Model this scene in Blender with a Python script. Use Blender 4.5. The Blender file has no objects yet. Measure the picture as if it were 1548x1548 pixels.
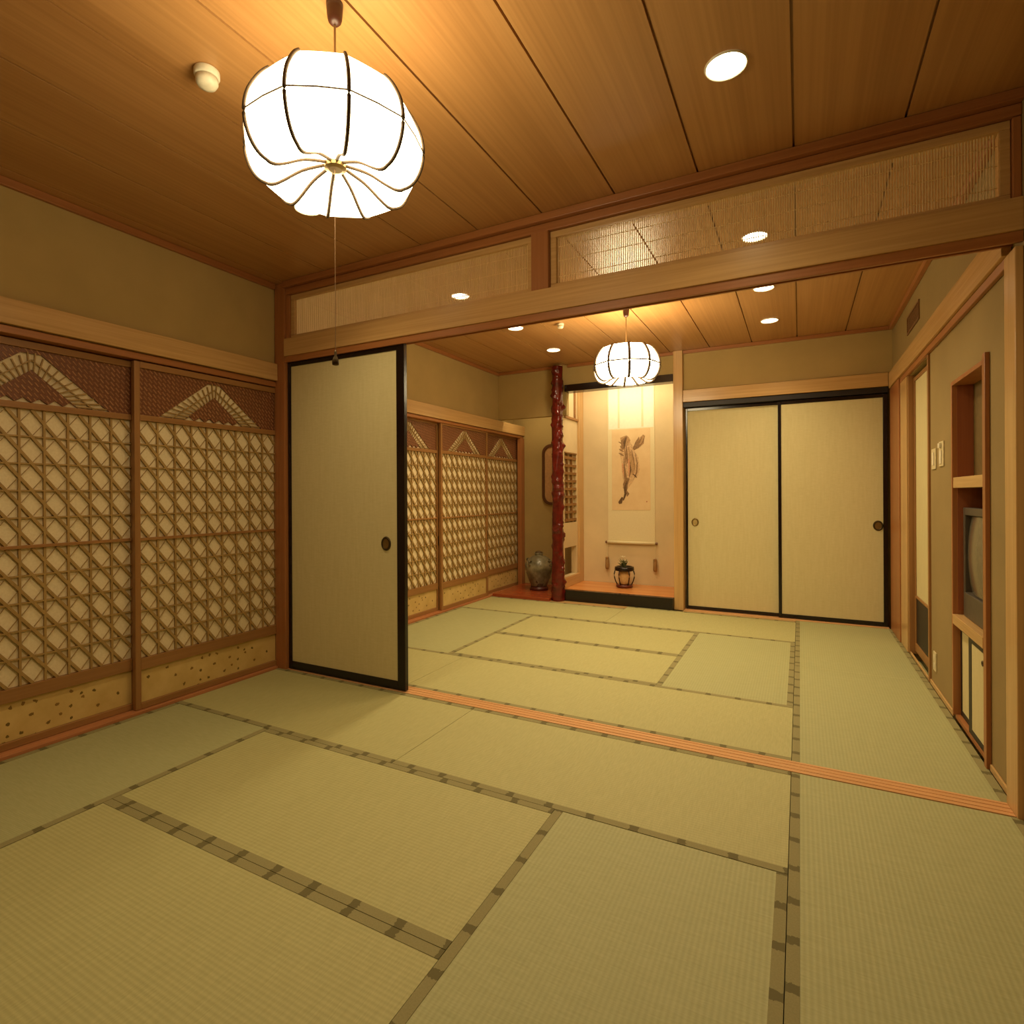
import bpy, bmesh, math, random
from mathutils import Vector, Matrix
random.seed(7)
S = bpy.context.scene
COL = S.collection
PI = math.pi

# ------------------------------------------------------------------ materials
def L(r, g, b):
    f = lambda c: (c/255/12.92) if c/255 <= .04045 else ((c/255+.055)/1.055)**2.4
    return (f(r), f(g), f(b), 1)

class NT:
    def __init__(s, name):
        s.m = bpy.data.materials.new(name); s.m.use_nodes = True
        s.t = s.m.node_tree; s.n = s.t.nodes
        s.b = s.n['Principled BSDF']
        s.tc = s.n.new('ShaderNodeTexCoord')
    def link(s, a, b): s.t.links.new(a, b)
    def map(s, scale):
        n = s.n.new('ShaderNodeMapping'); n.inputs['Scale'].default_value = scale
        s.link(s.tc.outputs['Object'], n.inputs['Vector']); return n.outputs['Vector']
    def noise(s, scale=5, vec=(1, 1, 1), detail=4, rough=.55):
        n = s.n.new('ShaderNodeTexNoise'); n.inputs['Scale'].default_value = scale
        n.inputs['Detail'].default_value = detail; n.inputs['Roughness'].default_value = rough
        s.link(s.map(vec), n.inputs['Vector']); return n.outputs['Fac']
    def ramp(s, fac, stops):
        n = s.n.new('ShaderNodeValToRGB'); e = n.color_ramp.elements
        e[0].position, e[0].color = stops[0]; e[1].position, e[1].color = stops[-1]
        for p, c in stops[1:-1]:
            x = e.new(p); x.color = c
        s.link(fac, n.inputs['Fac']); return n.outputs['Color']
    def math(s, op, a, b=None, c=None):
        n = s.n.new('ShaderNodeMath'); n.operation = op
        for i, v in enumerate((a, b, c)):
            if v is None: continue
            if isinstance(v, (int, float)): n.inputs[i].default_value = v
            else: s.link(v, n.inputs[i])
        return n.outputs[0]
    def mix(s, fac, a, b, mode='MIX'):
        n = s.n.new('ShaderNodeMix'); n.data_type = 'RGBA'; n.blend_type = mode
        for i, v in ((0, fac), (6, a), (7, b)):
            if isinstance(v, (int, float, tuple)): n.inputs[i].default_value = v
            else: s.link(v, n.inputs[i])
        return n.outputs[2]
    def xyz(s):
        n = s.n.new('ShaderNodeSeparateXYZ'); s.link(s.tc.outputs['Object'], n.inputs[0]); return n.outputs
    def bump(s, h, strength=.3, dist=.002):
        n = s.n.new('ShaderNodeBump'); n.inputs['Strength'].default_value = strength
        n.inputs['Distance'].default_value = dist
        s.link(h, n.inputs['Height']); s.link(n.outputs['Normal'], s.b.inputs['Normal'])
    def col(s, c):
        if isinstance(c, tuple): s.b.inputs['Base Color'].default_value = c
        else: s.link(c, s.b.inputs['Base Color'])
    def set(s, **k):
        for a, v in k.items(): s.b.inputs[a.replace('_', ' ').capitalize() if a != 'ior' else 'IOR'].default_value = v
        return s.m

def plain(name, c, rough=.5, metal=0, var=.06, scale=30):
    t = NT(name); f = t.noise(scale)
    d = tuple(max(0, x*(1-var*2)) for x in c[:3])+(1,); u = tuple(min(1, x*(1+var*2)) for x in c[:3])+(1,)
    t.col(t.ramp(f, [(.3, d), (.7, u)])); return t.set(roughness=rough, metallic=metal)

def wood(name, c1, c2, axis='X', rough=.42, scale=9, stretch=.06):
    t = NT(name); v = {'X': (stretch, 1, 1), 'Y': (1, stretch, 1), 'Z': (1, 1, stretch)}[axis]
    a = t.noise(scale, v, 5, .6); f = t.noise(scale*9, tuple(x if x == 1 else x*.35 for x in v), 3)
    base = t.ramp(a, [(.3, c1), (.7, c2)])
    fine = t.ramp(f, [(.35, (.86, .84, .80, 1)), (.65, (1, 1, 1, 1))])
    t.col(t.mix(1.0, base, fine, 'MULTIPLY')); t.bump(f, .12, .001)
    return t.set(roughness=rough)

HIN1, HIN2 = L(200, 160, 104), L(208, 169, 113)
W = {a: wood('hinoki_'+a, HIN1, HIN2, a, .27) for a in 'XYZ'}
WR = {a: wood('reddish_wood_'+a, L(158, 100, 55), L(178, 118, 69), a, .38) for a in 'XYZ'}
WS = {a: wood('shoji_wood_'+a, L(150, 106, 58), L(166, 120, 70), a, .45) for a in 'XYZ'}
LAT = wood('lattice_wood', L(160, 128, 74), L(176, 144, 88), 'Z', .5)
SILL = wood('sill_wood', L(212, 158, 106), L(222, 170, 118), 'X', .35)
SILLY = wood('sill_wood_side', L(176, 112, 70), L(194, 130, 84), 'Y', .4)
CEIL = wood('ceiling_cedar', L(174, 126, 74), L(190, 142, 88), 'Y', .36, 7, .03)
BOARD = wood('alcove_board', L(206, 132, 70), L(222, 154, 88), 'X', .25)
REDB = wood('red_alcove_board', L(150, 66, 34), L(172, 84, 46), 'X', .25)
NICHE = wood('niche_wood', L(140, 78, 48), L(160, 94, 58), 'Z', .45)
RANMA = wood('ranma_slat', L(226, 196, 140), L(238, 210, 158), 'Z', .65, 60)

def plaster(name, c):
    t = NT(name); f = t.noise(160, detail=5); g = t.noise(3)
    d = tuple(x*.93 for x in c[:3])+(1,); u = tuple(min(1, x*1.05) for x in c[:3])+(1,)
    t.col(t.ramp(g, [(.3, d), (.7, u)])); t.bump(f, .25, .001); return t.set(roughness=.9)
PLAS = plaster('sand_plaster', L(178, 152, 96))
PLASR = plaster('sand_plaster_dimmed', L(150, 128, 80))  # same plaster, darkened so the dimmer right side is painted in
PALE = plaster('pale_plaster', L(216, 194, 150))
FUS = NT('fusuma_paper')
_f = FUS.noise(120, (.15, 1, 1), 3); _g = FUS.noise(60, (1, 1, .12), 3)
FUS.col(FUS.mix(.5, FUS.ramp(_f, [(.3, L(200, 188, 138)), (.7, L(212, 200, 152))]), FUS.ramp(_g, [(.3, L(202, 190, 140)), (.7, L(212, 201, 154))])))
FUS.bump(_f, .15, .0006); FUS = FUS.set(roughness=.75)
LACQ = plain('black_lacquer', L(22, 10, 9), .22)
LACQM = plain('black_lacquer_matt', L(26, 18, 16), .5)
BRASS = plain('aged_brass', L(140, 116, 70), .35, .8)
BRASSD = plain('dark_brass', L(74, 60, 34), .4, .7)
WHITE = plain('white_plastic', L(222, 214, 190), .45)
PLATE = plain('switch_plate', L(214, 200, 160), .4)
TVG = plain('tv_grey', L(76, 68, 58), .45)
TVD = plain('tv_dark', L(40, 34, 30), .4)
BROWNP = plain('brown_cord_cap', L(66, 34, 20), .4)
CORD = plain('lamp_cord', L(120, 86, 44), .6)
RIB = plain('lamp_rib', L(92, 74, 54), .7)
GRILLE = plain('vent_bronze', L(120, 84, 50), .6)
PAPER = NT('shoji_paper')
_p = PAPER.noise(90, detail=6)
PAPER.col(PAPER.ramp(_p, [(.3, L(222, 204, 164)), (.7, L(232, 216, 180))])); PAPER.bump(_p, .1, .0005); PAPER = PAPER.set(roughness=.85)

t = NT('gold_flecked_paper')                       # koshi panel paper with scattered leaf flecks
v = t.n.new('ShaderNodeTexVoronoi'); v.inputs['Scale'].default_value = 18
v.inputs['Randomness'].default_value = 1; v.voronoi_dimensions = '2D'
cx_ = t.n.new('ShaderNodeCombineXYZ'); _o = t.xyz(); t.link(_o[1], cx_.inputs[0]); t.link(_o[2], cx_.inputs[1]); t.link(cx_.outputs[0], v.inputs['Vector'])
fl = t.math('LESS_THAN', t.math('ADD', v.outputs['Distance'], t.math('MULTIPLY', t.noise(70, detail=3), .42)), .355)
cs = t.n.new('ShaderNodeSeparateColor'); t.link(v.outputs['Color'], cs.inputs[0])
fl = t.math('MULTIPLY', fl, t.math('LESS_THAN', cs.outputs[0], .5))
base = t.ramp(t.noise(9), [(.3, L(196, 164, 96)), (.7, L(212, 182, 116))])
fc = t.mix(cs.outputs[1], L(104, 84, 30), L(150, 112, 52))
t.col(t.mix(fl, base, fc)); KOSHI = t.set(roughness=.6)

t = NT('woven_cedar')                              # ajiro weave of the shoji head panels, relief highlights painted as light dashes
b = t.n.new('ShaderNodeTexBrick'); b.inputs['Scale'].default_value = 1
b.inputs['Brick Width'].default_value = .040; b.inputs['Row Height'].default_value = .0185
b.inputs['Mortar Size'].default_value = .0068; b.inputs['Mortar Smooth'].default_value = .3
b.inputs['Color1'].default_value = L(172, 124, 86); b.inputs['Color2'].default_value = L(150, 104, 70)
b.inputs['Mortar'].default_value = L(114, 68, 40)
mp = t.n.new('ShaderNodeMapping'); mp.inputs['Rotation'].default_value = (0, PI/2, 0)
mp2 = t.n.new('ShaderNodeMapping'); mp2.inputs['Rotation'].default_value = (0, 0, math.radians(40))
t.link(t.tc.outputs['Object'], mp.inputs['Vector']); t.link(mp.outputs['Vector'], mp2.inputs['Vector'])
t.link(mp2.outputs['Vector'], b.inputs['Vector'])
t.col(b.outputs['Color'])
t.bump(t.math('SUBTRACT', 1.0, b.outputs['Fac']), .8, .004); AJIRO = t.set(roughness=.4)

def tatami(name, along, c1, c2):
    t = NT(name); o = t.xyz(); c = o[1] if along == 'X' else o[0]
    s = t.math('SINE', t.math('MULTIPLY', c, 2*PI/.0155))
    vec = (40, 3, 1) if along == 'X' else (3, 40, 1)
    f = t.noise(6, vec, 4); g = t.noise(1.6)
    col = t.ramp(f, [(.3, c1), (.7, c2)])
    col = t.mix(t.math('MULTIPLY_ADD', s, .5, .5), t.mix(.13, col, L(84, 78, 34)), col)
    col = t.mix(t.math('MULTIPLY', g, .12), col, L(154, 140, 86))
    t.col(col); t.bump(s, .22, .0010); return t.set(roughness=.62)
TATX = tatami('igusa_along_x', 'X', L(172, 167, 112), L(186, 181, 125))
TATY = tatami('igusa_along_y', 'Y', L(164, 164, 114), L(178, 177, 128))  # greener than the other rush: viewing-angle sheen painted into the colour
def border(name, along):
    t = NT(name); o = t.xyz(); c, d = (o[0], o[1]) if along == 'X' else (o[1], o[0])
    k = t.math('FRACT', t.math('MULTIPLY', t.math('ADD', c, 50.0), 1/.172))
    k = t.math('ABSOLUTE', t.math('SUBTRACT', k, .5))
    w = t.math('MULTIPLY_ADD', t.noise(60, detail=2), .15, .015)
    dk = t.math('LESS_THAN', k, w)
    col = t.mix(dk, t.ramp(t.noise(200), [(.3, L(136, 128, 84)), (.7, L(147, 139, 94))]), L(102, 94, 54))
    t.col(col); return t.set(roughness=.8)
BORX, BORY = border('heri_cloth_x', 'X'), border('heri_cloth_y', 'Y')

def emis(name, c, st):
    m = bpy.data.materials.new(name); m.use_nodes = True; n = m.node_tree.nodes
    for x in list(n):
        if x.type == 'BSDF_PRINCIPLED': n.remove(x)
    e = n.new('ShaderNodeEmission'); e.inputs[0].default_value = c; e.inputs[1].default_value = st
    m.node_tree.links.new(e.outputs[0], n['Material Output'].inputs[0]); return m
WARM = (1, .80, .46)
LAMP = emis('lamp_paper_lit', WARM+(1,), 13)
LAMPF = emis('far_lamp_paper_lit', WARM+(1,), 26)
DLE = emis('downlight_bulb', (1, .8, .5, 1), 16)

# ------------------------------------------------------------------ mesh helpers
class MB:
    def __init__(s): s.b = bmesh.new()
    def box(s, x0, x1, y0, y1, z0, z1):
        v = [s.b.verts.new((x, y, z)) for x in (x0, x1) for y in (y0, y1) for z in (z0, z1)]
        for q in ((0, 1, 3, 2), (4, 6, 7, 5), (0, 4, 5, 1), (2, 3, 7, 6), (0, 2, 6, 4), (1, 5, 7, 3)):
            s.b.faces.new([v[i] for i in q])
        return s
    def prism(s, pts, d):                           # polygon extruded by vector d
        d = Vector(d); a = [s.b.verts.new(p) for p in pts]; c = [s.b.verts.new(Vector(p)+d) for p in pts]
        s.b.faces.new(a); s.b.faces.new(list(reversed(c)))
        for i in range(len(a)):
            j = (i+1) % len(a); s.b.faces.new((a[j], a[i], c[i], c[j]))
        return s
    def bar(s, p, q, w, d, n):                      # flat bar from p to q, width w, thickness d along n
        p, q, n = Vector(p), Vector(q), Vector(n).normalized()
        u = (q-p).normalized().cross(n)*w/2
        return s.prism([p-u, p+u, q+u, q-u], n*d)
    def lathe(s, prof, c=(0, 0, 0), n=32, fn=None, cap=True):
        rings = []
        for r, z in prof:
            ring = []
            for i in range(n):
                a = 2*PI*i/n; rr = r if fn is None else fn(r, z, a)
                ring.append(s.b.verts.new((c[0]+rr*math.cos(a), c[1]+rr*math.sin(a), c[2]+z)))
            rings.append(ring)
        for a, b in zip(rings, rings[1:]):
            for i in range(n):
                j = (i+1) % n; s.b.faces.new((a[i], a[j], b[j], b[i]))
        if cap:
            s.b.faces.new(list(reversed(rings[0]))); s.b.faces.new(rings[-1])
        return s
    def tube(s, pts, r, n=8, cap=True):
        pts = [Vector(p) for p in pts]; rings = []; up = Vector((0, 0, 1))
        for i, p in enumerate(pts):
            t = (pts[min(i+1, len(pts)-1)]-pts[max(i-1, 0)]).normalized()
            if abs(t.dot(up)) > .95 and i == 0: up = Vector((1, 0, 0))
            a = t.cross(up)
            if a.length < 1e-4: a = t.cross(Vector((0, 1, 0)))
            a.normalize(); b = t.cross(a); up = -b if False else up
            rr = r[i] if isinstance(r, (list, tuple)) else r
            rings.append([s.b.verts.new(p+rr*(a*math.cos(2*PI*k/n)+b*math.sin(2*PI*k/n))) for k in range(n)])
        for a, b in zip(rings, rings[1:]):
            for i in range(n):
                j = (i+1) % n; s.b.faces.new((a[i], a[j], b[j], b[i]))
        if cap: s.b.faces.new(rings[0]); s.b.faces.new(list(reversed(rings[-1])))
        return s
    def ring(s, c, ru, rv, u, v, r, n=28, m=8):     # torus with ellipse axes u, v
        c, u, v = Vector(c), Vector(u).normalized(), Vector(v).normalized(); w = u.cross(v); rings = []
        for i in range(n):
            a = 2*PI*i/n; d = u*math.cos(a)+v*math.sin(a); p = c+u*ru*math.cos(a)+v*rv*math.sin(a)
            rings.append([s.b.verts.new(p+r*(d*math.cos(2*PI*k/m)+w*math.sin(2*PI*k/m))) for k in range(m)])
        for i in range(n):
            a, b = rings[i], rings[(i+1) % n]
            for k in range(m):
                l = (k+1) % m; s.b.faces.new((a[k], a[l], b[l], b[k]))
        return s

def wloc(o):
    p = Vector(o.location)
    while o.parent: o = o.parent; p = p+Vector(o.location)
    return p
def obj(name, mb, mat, parent=None, smooth=False, bevel=0, origin=None, label=None):
    b = mb.b
    off = wloc(parent) if parent else Vector(origin or (0, 0, 0))
    bmesh.ops.translate(b, verts=b.verts, vec=-off)
    bmesh.ops.recalc_face_normals(b, faces=b.faces)
    me = bpy.data.meshes.new(name); b.to_mesh(me); b.free()
    if smooth:
        for p in me.polygons: p.use_smooth = True
    me.materials.append(mat)
    o = bpy.data.objects.new(name, me); COL.objects.link(o)
    if parent: o.parent = parent
    elif origin: o.location = origin
    if bevel:
        m = o.modifiers.new('bevel', 'BEVEL'); m.width = bevel; m.segments = 2; m.limit_method = 'ANGLE'
    if label: o['label'] = label
    return o
def tag(o, label, cat, group=None):
    o['label'] = label; o['category'] = cat
    if group: o['group'] = group
    return o
def thing(name, label, cat, loc=(0, 0, 0), group=None):
    o = bpy.data.objects.new(name, None); COL.objects.link(o); o.location = loc; o.empty_display_size = .05
    return tag(o, label, cat, group)
def struct(name, mb, mat, label, cat, bevel=0, parent=None):
    o = obj(name, mb, mat, parent, bevel=bevel)
    if not parent: o['kind'] = 'structure'; tag(o, label, cat)
    return o
def copy_tree(o, parent=None):
    c = o.copy(); COL.objects.link(c)
    if parent: c.parent = parent
    for ch in list(o.children): copy_tree(ch, c)
    return c

# ------------------------------------------------------------------ the setting
H = 2.78
XL, XR, YF = -3.36, .755, 6.25
m = MB().box(-3.7, 1.4, -1.1, 7.2, -.16, -.055); m.box(-3.334, .744, -1.0, .416, -.054, 0)
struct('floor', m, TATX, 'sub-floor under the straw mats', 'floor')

def planks(y0, y1):
    m = MB(); xs = [-3.36, -3.255] + [-2.849+.4045*i for i in range(9)] + [.755]
    g = .0045
    for a, b in zip(xs, xs[1:]): m.box(a+g, b-g, y0, y1, H, H+.018)
    m.box(-3.5, .9, y0, y1, H+.0185, H+.08)
    return m
struct('ceiling', planks(-1.0, 2.885), CEIL, 'cedar plank ceiling of the near room', 'ceiling')
struct('ceiling', planks(2.887, 6.25), CEIL, 'cedar plank ceiling of the far room beyond the opening', 'ceiling')

m = MB(); m.box(-3.62, -3.50, -1.0, 7.0, -.05, 2.86); m.box(-3.499, XL, -1.0, 2.82, 2.075, 2.779); m.box(-3.499, XL, 2.95, 6.25, 2.045, 2.779)
m.box(-3.499, XL, -1.0, .86, -.05, 2.074)
struct('wall_left', m, PLAS, 'olive sand-plaster wall above the lattice screens', 'wall')
m = MB(); m.box(-3.7, 1.4, -1.14, -1.0, -.05, 2.86)
struct('wall_front', m, PLAS, 'plain plaster wall behind the viewer', 'wall')
# far wall: above closet doors, above alcoves, behind closet doors
m = MB(); m.box(-1.1, XR, YF, 6.4, 2.36, H); m.box(-1.1, XR, 6.36, 6.4, -.05, 2.36)
m.box(-2.44, -1.196, YF, 6.33, 2.536, H); m.box(XL, -2.44, YF, 6.33, 2.19, H)
struct('wall_back', m, PLAS, 'sand-plaster far wall above the closet doors and alcoves', 'wall')
m = MB(); m.box(-3.5, -2.56, 6.95, 7.08, -.05, 2.62); m.box(-3.5, -2.56, 6.335, 6.95, 2.5, 2.6)
struct('wall_side_alcove', m, PLAS, 'plaster back wall of the small side alcove with the jar', 'wall')
m = MB(); m.box(-2.56, -1.1, 6.9, 7.08, -.05, 2.9); m.box(-1.2, -1.1, 6.41, 6.9, -.05, 2.9)
m.box(-2.56, -1.1, 6.335, 6.9, 2.78, 2.9)
# divider between the alcoves with its openings (lattice window, low opening)
m.box(-2.56, -2.49, 6.22, 6.30, .0, 2.78); m.box(-2.56, -2.49, 6.70, 6.9, 0, 2.78)
m.box(-2.56, -2.49, 6.30, 6.70, 1.76, 2.78); m.box(-2.56, -2.49, 6.30, 6.70, .60, .90); m.box(-2.56, -2.49, 6.30, 6.70, 0, .25)
struct('wall_alcove', m, PALE, 'pale plaster walls of the lit scroll alcove', 'wall')

# right wall with openings for the door and the niche
m = MB()
XW = .9
m.box(XR, XW, -1.0, 3.30, -.05, H); m.box(XR, XW, 3.30, 3.94, 1.86, H); m.box(XR, XW, 3.94, 4.60, -.05, H)
m.box(XR, XW, 4.60, 5.34, 2.15, H); m.box(XR, XW, 5.34, 6.4, -.05, H); m.box(XW, XW+.05, 4.6, 5.34, -.05, 2.2)
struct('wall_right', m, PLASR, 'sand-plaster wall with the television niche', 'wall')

tn = [0]
def trim(mb, mat, label, cat='trim', bevel=.003):
    tn[0] += 1; return struct('trim_%d' % tn[0], mb, mat, label, cat, bevel)
# left wall timber
trim(MB().box(XL+.002, -3.325, -1.0, 2.818, 2.078, 2.20), W['Y'], 'broad pale rail along the left wall above the near lattice screens', 'rail')
trim(MB().box(XL+.002, -3.325, 2.955, 6.95, 2.046, 2.175), W['Y'], 'broad pale rail above the far room lattice screens', 'rail')
m = MB().box(-3.498, -3.345, .865, 2.818, 2.036, 2.073)
trim(m, WR['Y'], 'grooved head track under the near left rail', 'track')
trim(MB().box(-3.498, -3.345, 2.955, 6.945, 2.012, 2.043), WR['Y'], 'grooved head track above the far lattice screens', 'track')
trim(MB().box(-3.498, -3.336, .865, 2.818, -.05, .016), SILLY, 'wooden floor track under the near left screens', 'track')
trim(MB().box(-3.498, -3.336, 2.955, 6.945, -.05, .016), SILLY, 'wooden floor track under the far lattice screens', 'track')
trim(MB().box(-3.39, -3.33, 6.845, 6.945, .017, 2.01), WR['Z'], 'post where the far lattice screens end by the jar alcove', 'post')
trim(MB().box(-3.499, -3.345, .78, .866, -.05, 2.035), WR['Z'], 'post at the outer end of the near left screens', 'post')
trim(MB().box(XL+.001, -3.335, -1.0, 2.81, 2.738, H-.001), WR['Y'], 'ceiling moulding on the left wall of the near room', 'moulding')
trim(MB().box(XL+.001, -3.335, 2.96, 6.249, 2.74, H-.001), WR['Y'], 'ceiling moulding on the left wall of the far room', 'moulding')
# far wall timber
trim(MB().box(-1.197, -1.1, 6.2, 6.335, 0, H-.001), W['Z'], 'square pale post between the scroll alcove and closet doors', 'post')
trim(MB().box(-1.099, .72, 6.215, 6.249, 2.225, 2.352), W['X'], 'broad pale rail above the pair of closet doors', 'rail')
trim(MB().box(-1.099, .72, 6.23, 6.355, 2.17, 2.222), LACQM, 'dark head track above the closet doors', 'track')
trim(MB().box(-1.099, .72, 6.225, 6.355, -.05, .004), SILL, 'floor track under the closet doors', 'track')
trim(MB().box(-3.333, -2.6, 6.222, 6.249, 2.745, H-.001).box(-2.42, -1.2, 6.222, 6.249, 2.745, H-.001).box(-1.098, .73, 6.222, 6.249, 2.745, H-.001), WR['X'], 'ceiling moulding along the far wall', 'moulding')
trim(MB().box(-2.44, -1.199, 6.19, 6.335, 2.455, 2.535), LACQ, 'dark lintel across the top of the scroll alcove', 'lintel')
trim(MB().box(-2.448, -1.199, 6.15, 6.225, 0, .126), LACQ, 'black lacquered sill along the front of the scroll alcove', 'sill')
trim(MB().box(-2.488, -1.2, 6.226, 6.898, .05, .13), BOARD, 'orange board floor of the scroll alcove', 'board')
trim(MB().box(-3.33, -2.58, 6.02, 6.948, -.05, .035), REDB, 'red-brown board in the side alcove under the jar', 'board')
trim(MB().box(-2.49, -2.462, 6.745, 6.899, .131, 2.77), W['Z'], 'slim pale post in the back left corner of the scroll alcove', 'post')
# right wall timber
trim(MB().box(.72, XR-.001, 2.955, 6.2, 2.20, 2.34), W['Y'], 'broad pale rail along the right wall of the far room', 'rail')
trim(MB().box(.735, XR-.001, 2.955, 5.66, 2.155, 2.197), WR['Y'], 'brown strip under the right wall rail', 'strip')
trim(MB().box(.725, XR-.001, 2.955, 6.2, 2.735, H-.001), WR['Y'], 'ceiling moulding on the right wall of the far room', 'moulding')
trim(MB().box(.728, XR-.001, 5.68, 6.2, .002, 2.197), WR['Z'], 'reddish corner post beside the closet doors', 'post')
trim(MB().box(.735, XR-.001, 5.36, 5.66, .002, 2.153), W['Z'], 'pale strip between corner post and narrow sliding door', 'post')
trim(MB().box(.742, XR+.05, 4.565, 4.598, .002, 2.153).box(.742, XR+.05, 5.318, 5.338, .002, 2.153), WS['Z'], 'slim jambs of the narrow sliding door', 'jamb')
trim(MB().box(.745, XR-.0005, 3.945, 4.56, 0, .03).box(.745, XR-.0005, 2.97, 3.25, 0, .03).box(.745, XR-.0005, 4.605, 5.31, 0, .022), W['Y'], 'thin skirting along the right wall', 'skirting')
trim(MB().box(.745, XR-.0005, -1, 2.8, 0, .03), W['Y'], 'thin skirting along the near right wall', 'skirting')
# partition between the rooms
trim(MB().box(-3.358, -3.258, 2.82, 2.953, -.05, H-.001), WR['Z'], 'left post of the wide opening between the rooms', 'post')
trim(MB().box(.728, XR-.001, 2.82, 2.953, -.05, 2.188), W['Z'], 'right post of the wide opening between the rooms', 'post')
m = MB().box(-3.257, .727, 2.832, 2.942, -.05, 0)
for y in (2.832, 2.862, 2.895, 2.926): m.box(-3.257, .727, y, y+.016, 0.0, .0018)
trim(m, SILL, 'orange wood threshold with two grooves across the floor', 'threshold', 0)
trim(MB().box(-3.256, .754, 2.812, 2.965, 2.246, 2.372), W['X'], 'broad glossy beam over the opening between the rooms', 'beam')
m = MB().box(-3.256, .754, 2.839, 2.948, 2.240, 2.2455)
for y, z in ((2.822, 2.204), (2.878, 2.224), (2.948, 2.234)): m.box(-3.256, .754, y, y+.016, z, 2.2395 if y == 2.878 else 2.2455)
trim(m, WR['X'], 'grooved head track under the beam of the opening', 'track', .001)
trim(MB().box(-3.256, .754, 2.83, 2.95, 2.692, 2.736), WR['X'], 'upper rail over the transom panels', 'rail')
trim(MB().box(-3.256, .754, 2.80, 2.98, 2.738, H-.001), WR['X'], 'ceiling moulding along the top of the partition', 'moulding')
trim(MB().box(-1.306, -1.204, 2.82, 2.955, 2.374, 2.690).box(.727, .754, 2.835, 2.945, 2.374, 2.690), WR['Z'], 'short post between the two transom panels', 'post')
trim(MB().box(-3.256, -3.226, 2.835, 2.945, 2.374, 2.690), WR['Z'], 'strip between left post and smaller transom panel', 'post')

# round-cornered window in the back wall of the side alcove
def rrect(x0, x1, z0, z1, r, y, n=6):
    P = []
    for cx, cz, a0 in ((x1-r, z1-r, 0), (x0+r, z1-r, PI/2), (x0+r, z0+r, PI), (x1-r, z0+r, 1.5*PI)):
        for i in range(n+1):
            a = a0+PI/2*i/n; P.append((cx+r*math.cos(a), y, cz+r*math.sin(a)))
    return P
wp = MB(); P = rrect(-3.02, -2.66, 1.14, 1.88, .09, 6.93); wp.prism(P, (0, .019, 0))
o = struct('window_1', wp, plain('window_paper_rose', L(186, 140, 92), .8), 'round-cornered dark-framed paper window behind the jar', 'window')
fr = MB(); P2 = rrect(-3.055, -2.625, 1.105, 1.915, .12, 6.92)
n = len(P)
va = [fr.b.verts.new((p[0], 6.915, p[2])) for p in P]; vb = [fr.b.verts.new((p[0], 6.915, p[2])) for p in P2]
vc = [fr.b.verts.new((p[0], 6.948, p[2])) for p in P]; vd = [fr.b.verts.new((p[0], 6.948, p[2])) for p in P2]
for i in range(n):
    j = (i+1) % n
    fr.b.faces.new((va[i], va[j], vb[j], vb[i])); fr.b.faces.new((vb[i], vb[j], vd[j], vd[i])); fr.b.faces.new((va[j], va[i], vc[i], vc[j]))
obj('window_frame', fr, plain('dark_window_wood', L(88, 52, 24), .4), o)

# lattice window in the divider of the scroll alcove
wp = MB().box(-2.53, -2.522, 6.301, 6.699, .901, 1.759)
o = struct('window_2', wp, PAPER, 'small slatted paper window in the left side of the scroll alcove', 'window')
m = MB(); 
for i in range(9): m.box(-2.515, -2.487, 6.301, 6.699, .915+i*.095, .947+i*.095)
m.box(-2.515, -2.486, 6.40, 6.412, .905, 1.755); m.box(-2.515, -2.486, 6.55, 6.562, .905, 1.755)
m.box(-2.515, -2.48, 6.301, 6.699, 1.742, 1.758)
obj('window_lattice', m, wood('alcove_lattice', L(128, 88, 36), L(150, 106, 52), 'Y', .5), o)
trim(MB().box(-2.489, -2.47, 6.30, 6.744, 2.165, 2.195).box(-2.489, -2.468, 6.62, 6.65, 2.196, 2.77), WS['Y'], 'thin rails on the left side of the scroll alcove', 'rail')
trim(MB().box(-2.489, -2.462, 6.24, 6.744, .131, .25), W['Y'], 'low pale ledge below the side opening of the scroll alcove', 'ledge')

# ------------------------------------------------------------------ tatami mats
BW = .033
def mat(x0, x1, y0, y1, along, label, e=.0012):
    x0 += e; x1 -= e; y0 += e; y1 -= e
    t = thing('tatami_mat', label, 'tatami mat', ((x0+x1)/2, (y0+y1)/2, -.05), 'straw mats on the floor')
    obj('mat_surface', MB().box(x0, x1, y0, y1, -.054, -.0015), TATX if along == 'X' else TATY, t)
    if along == 'X':
        for a, b in ((y0, y0+BW), (y1-BW, y1)): obj('cloth_border', MB().box(x0, x1, a, b, -.0014, 0), BORX, t)
    else:
        for a, b in ((x0, x0+BW), (x1-BW, x1)): obj('cloth_border', MB().box(a, b, y0, y1, -.0014, 0), BORY, t)
X0, X1 = -3.334, .744
XC = -.04
mat(X0, -1.684, 2.062, 2.83, 'X', 'straw mat at the foot of the part-closed near sliding door')
mat(-1.684, XC, 2.062, 2.83, 'X', 'straw mat on the near side of the threshold, right of the sliding door')
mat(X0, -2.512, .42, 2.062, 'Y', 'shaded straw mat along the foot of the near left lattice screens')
mat(-2.512, -.862, 1.283, 2.062, 'X', 'central straw mat of the near room, bordered on two long sides')
mat(-2.512, -.862, .42, 1.283, 'X', 'straw mat filling the bottom left corner of the photo')
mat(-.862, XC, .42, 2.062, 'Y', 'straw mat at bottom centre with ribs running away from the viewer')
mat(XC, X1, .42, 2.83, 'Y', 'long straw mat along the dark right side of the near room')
mat(X0, -2.289, 2.946, 3.708, 'X', 'straw mat just behind the part-closed near sliding door')
mat(-2.289, XC, 2.946, 3.708, 'X', 'long straw mat on the far side of the threshold')
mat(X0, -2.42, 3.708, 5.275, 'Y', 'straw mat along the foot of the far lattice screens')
mat(-2.42, -.835, 3.708, 4.465, 'X', 'far room middle straw mat, the nearer of two side by side')
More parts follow.
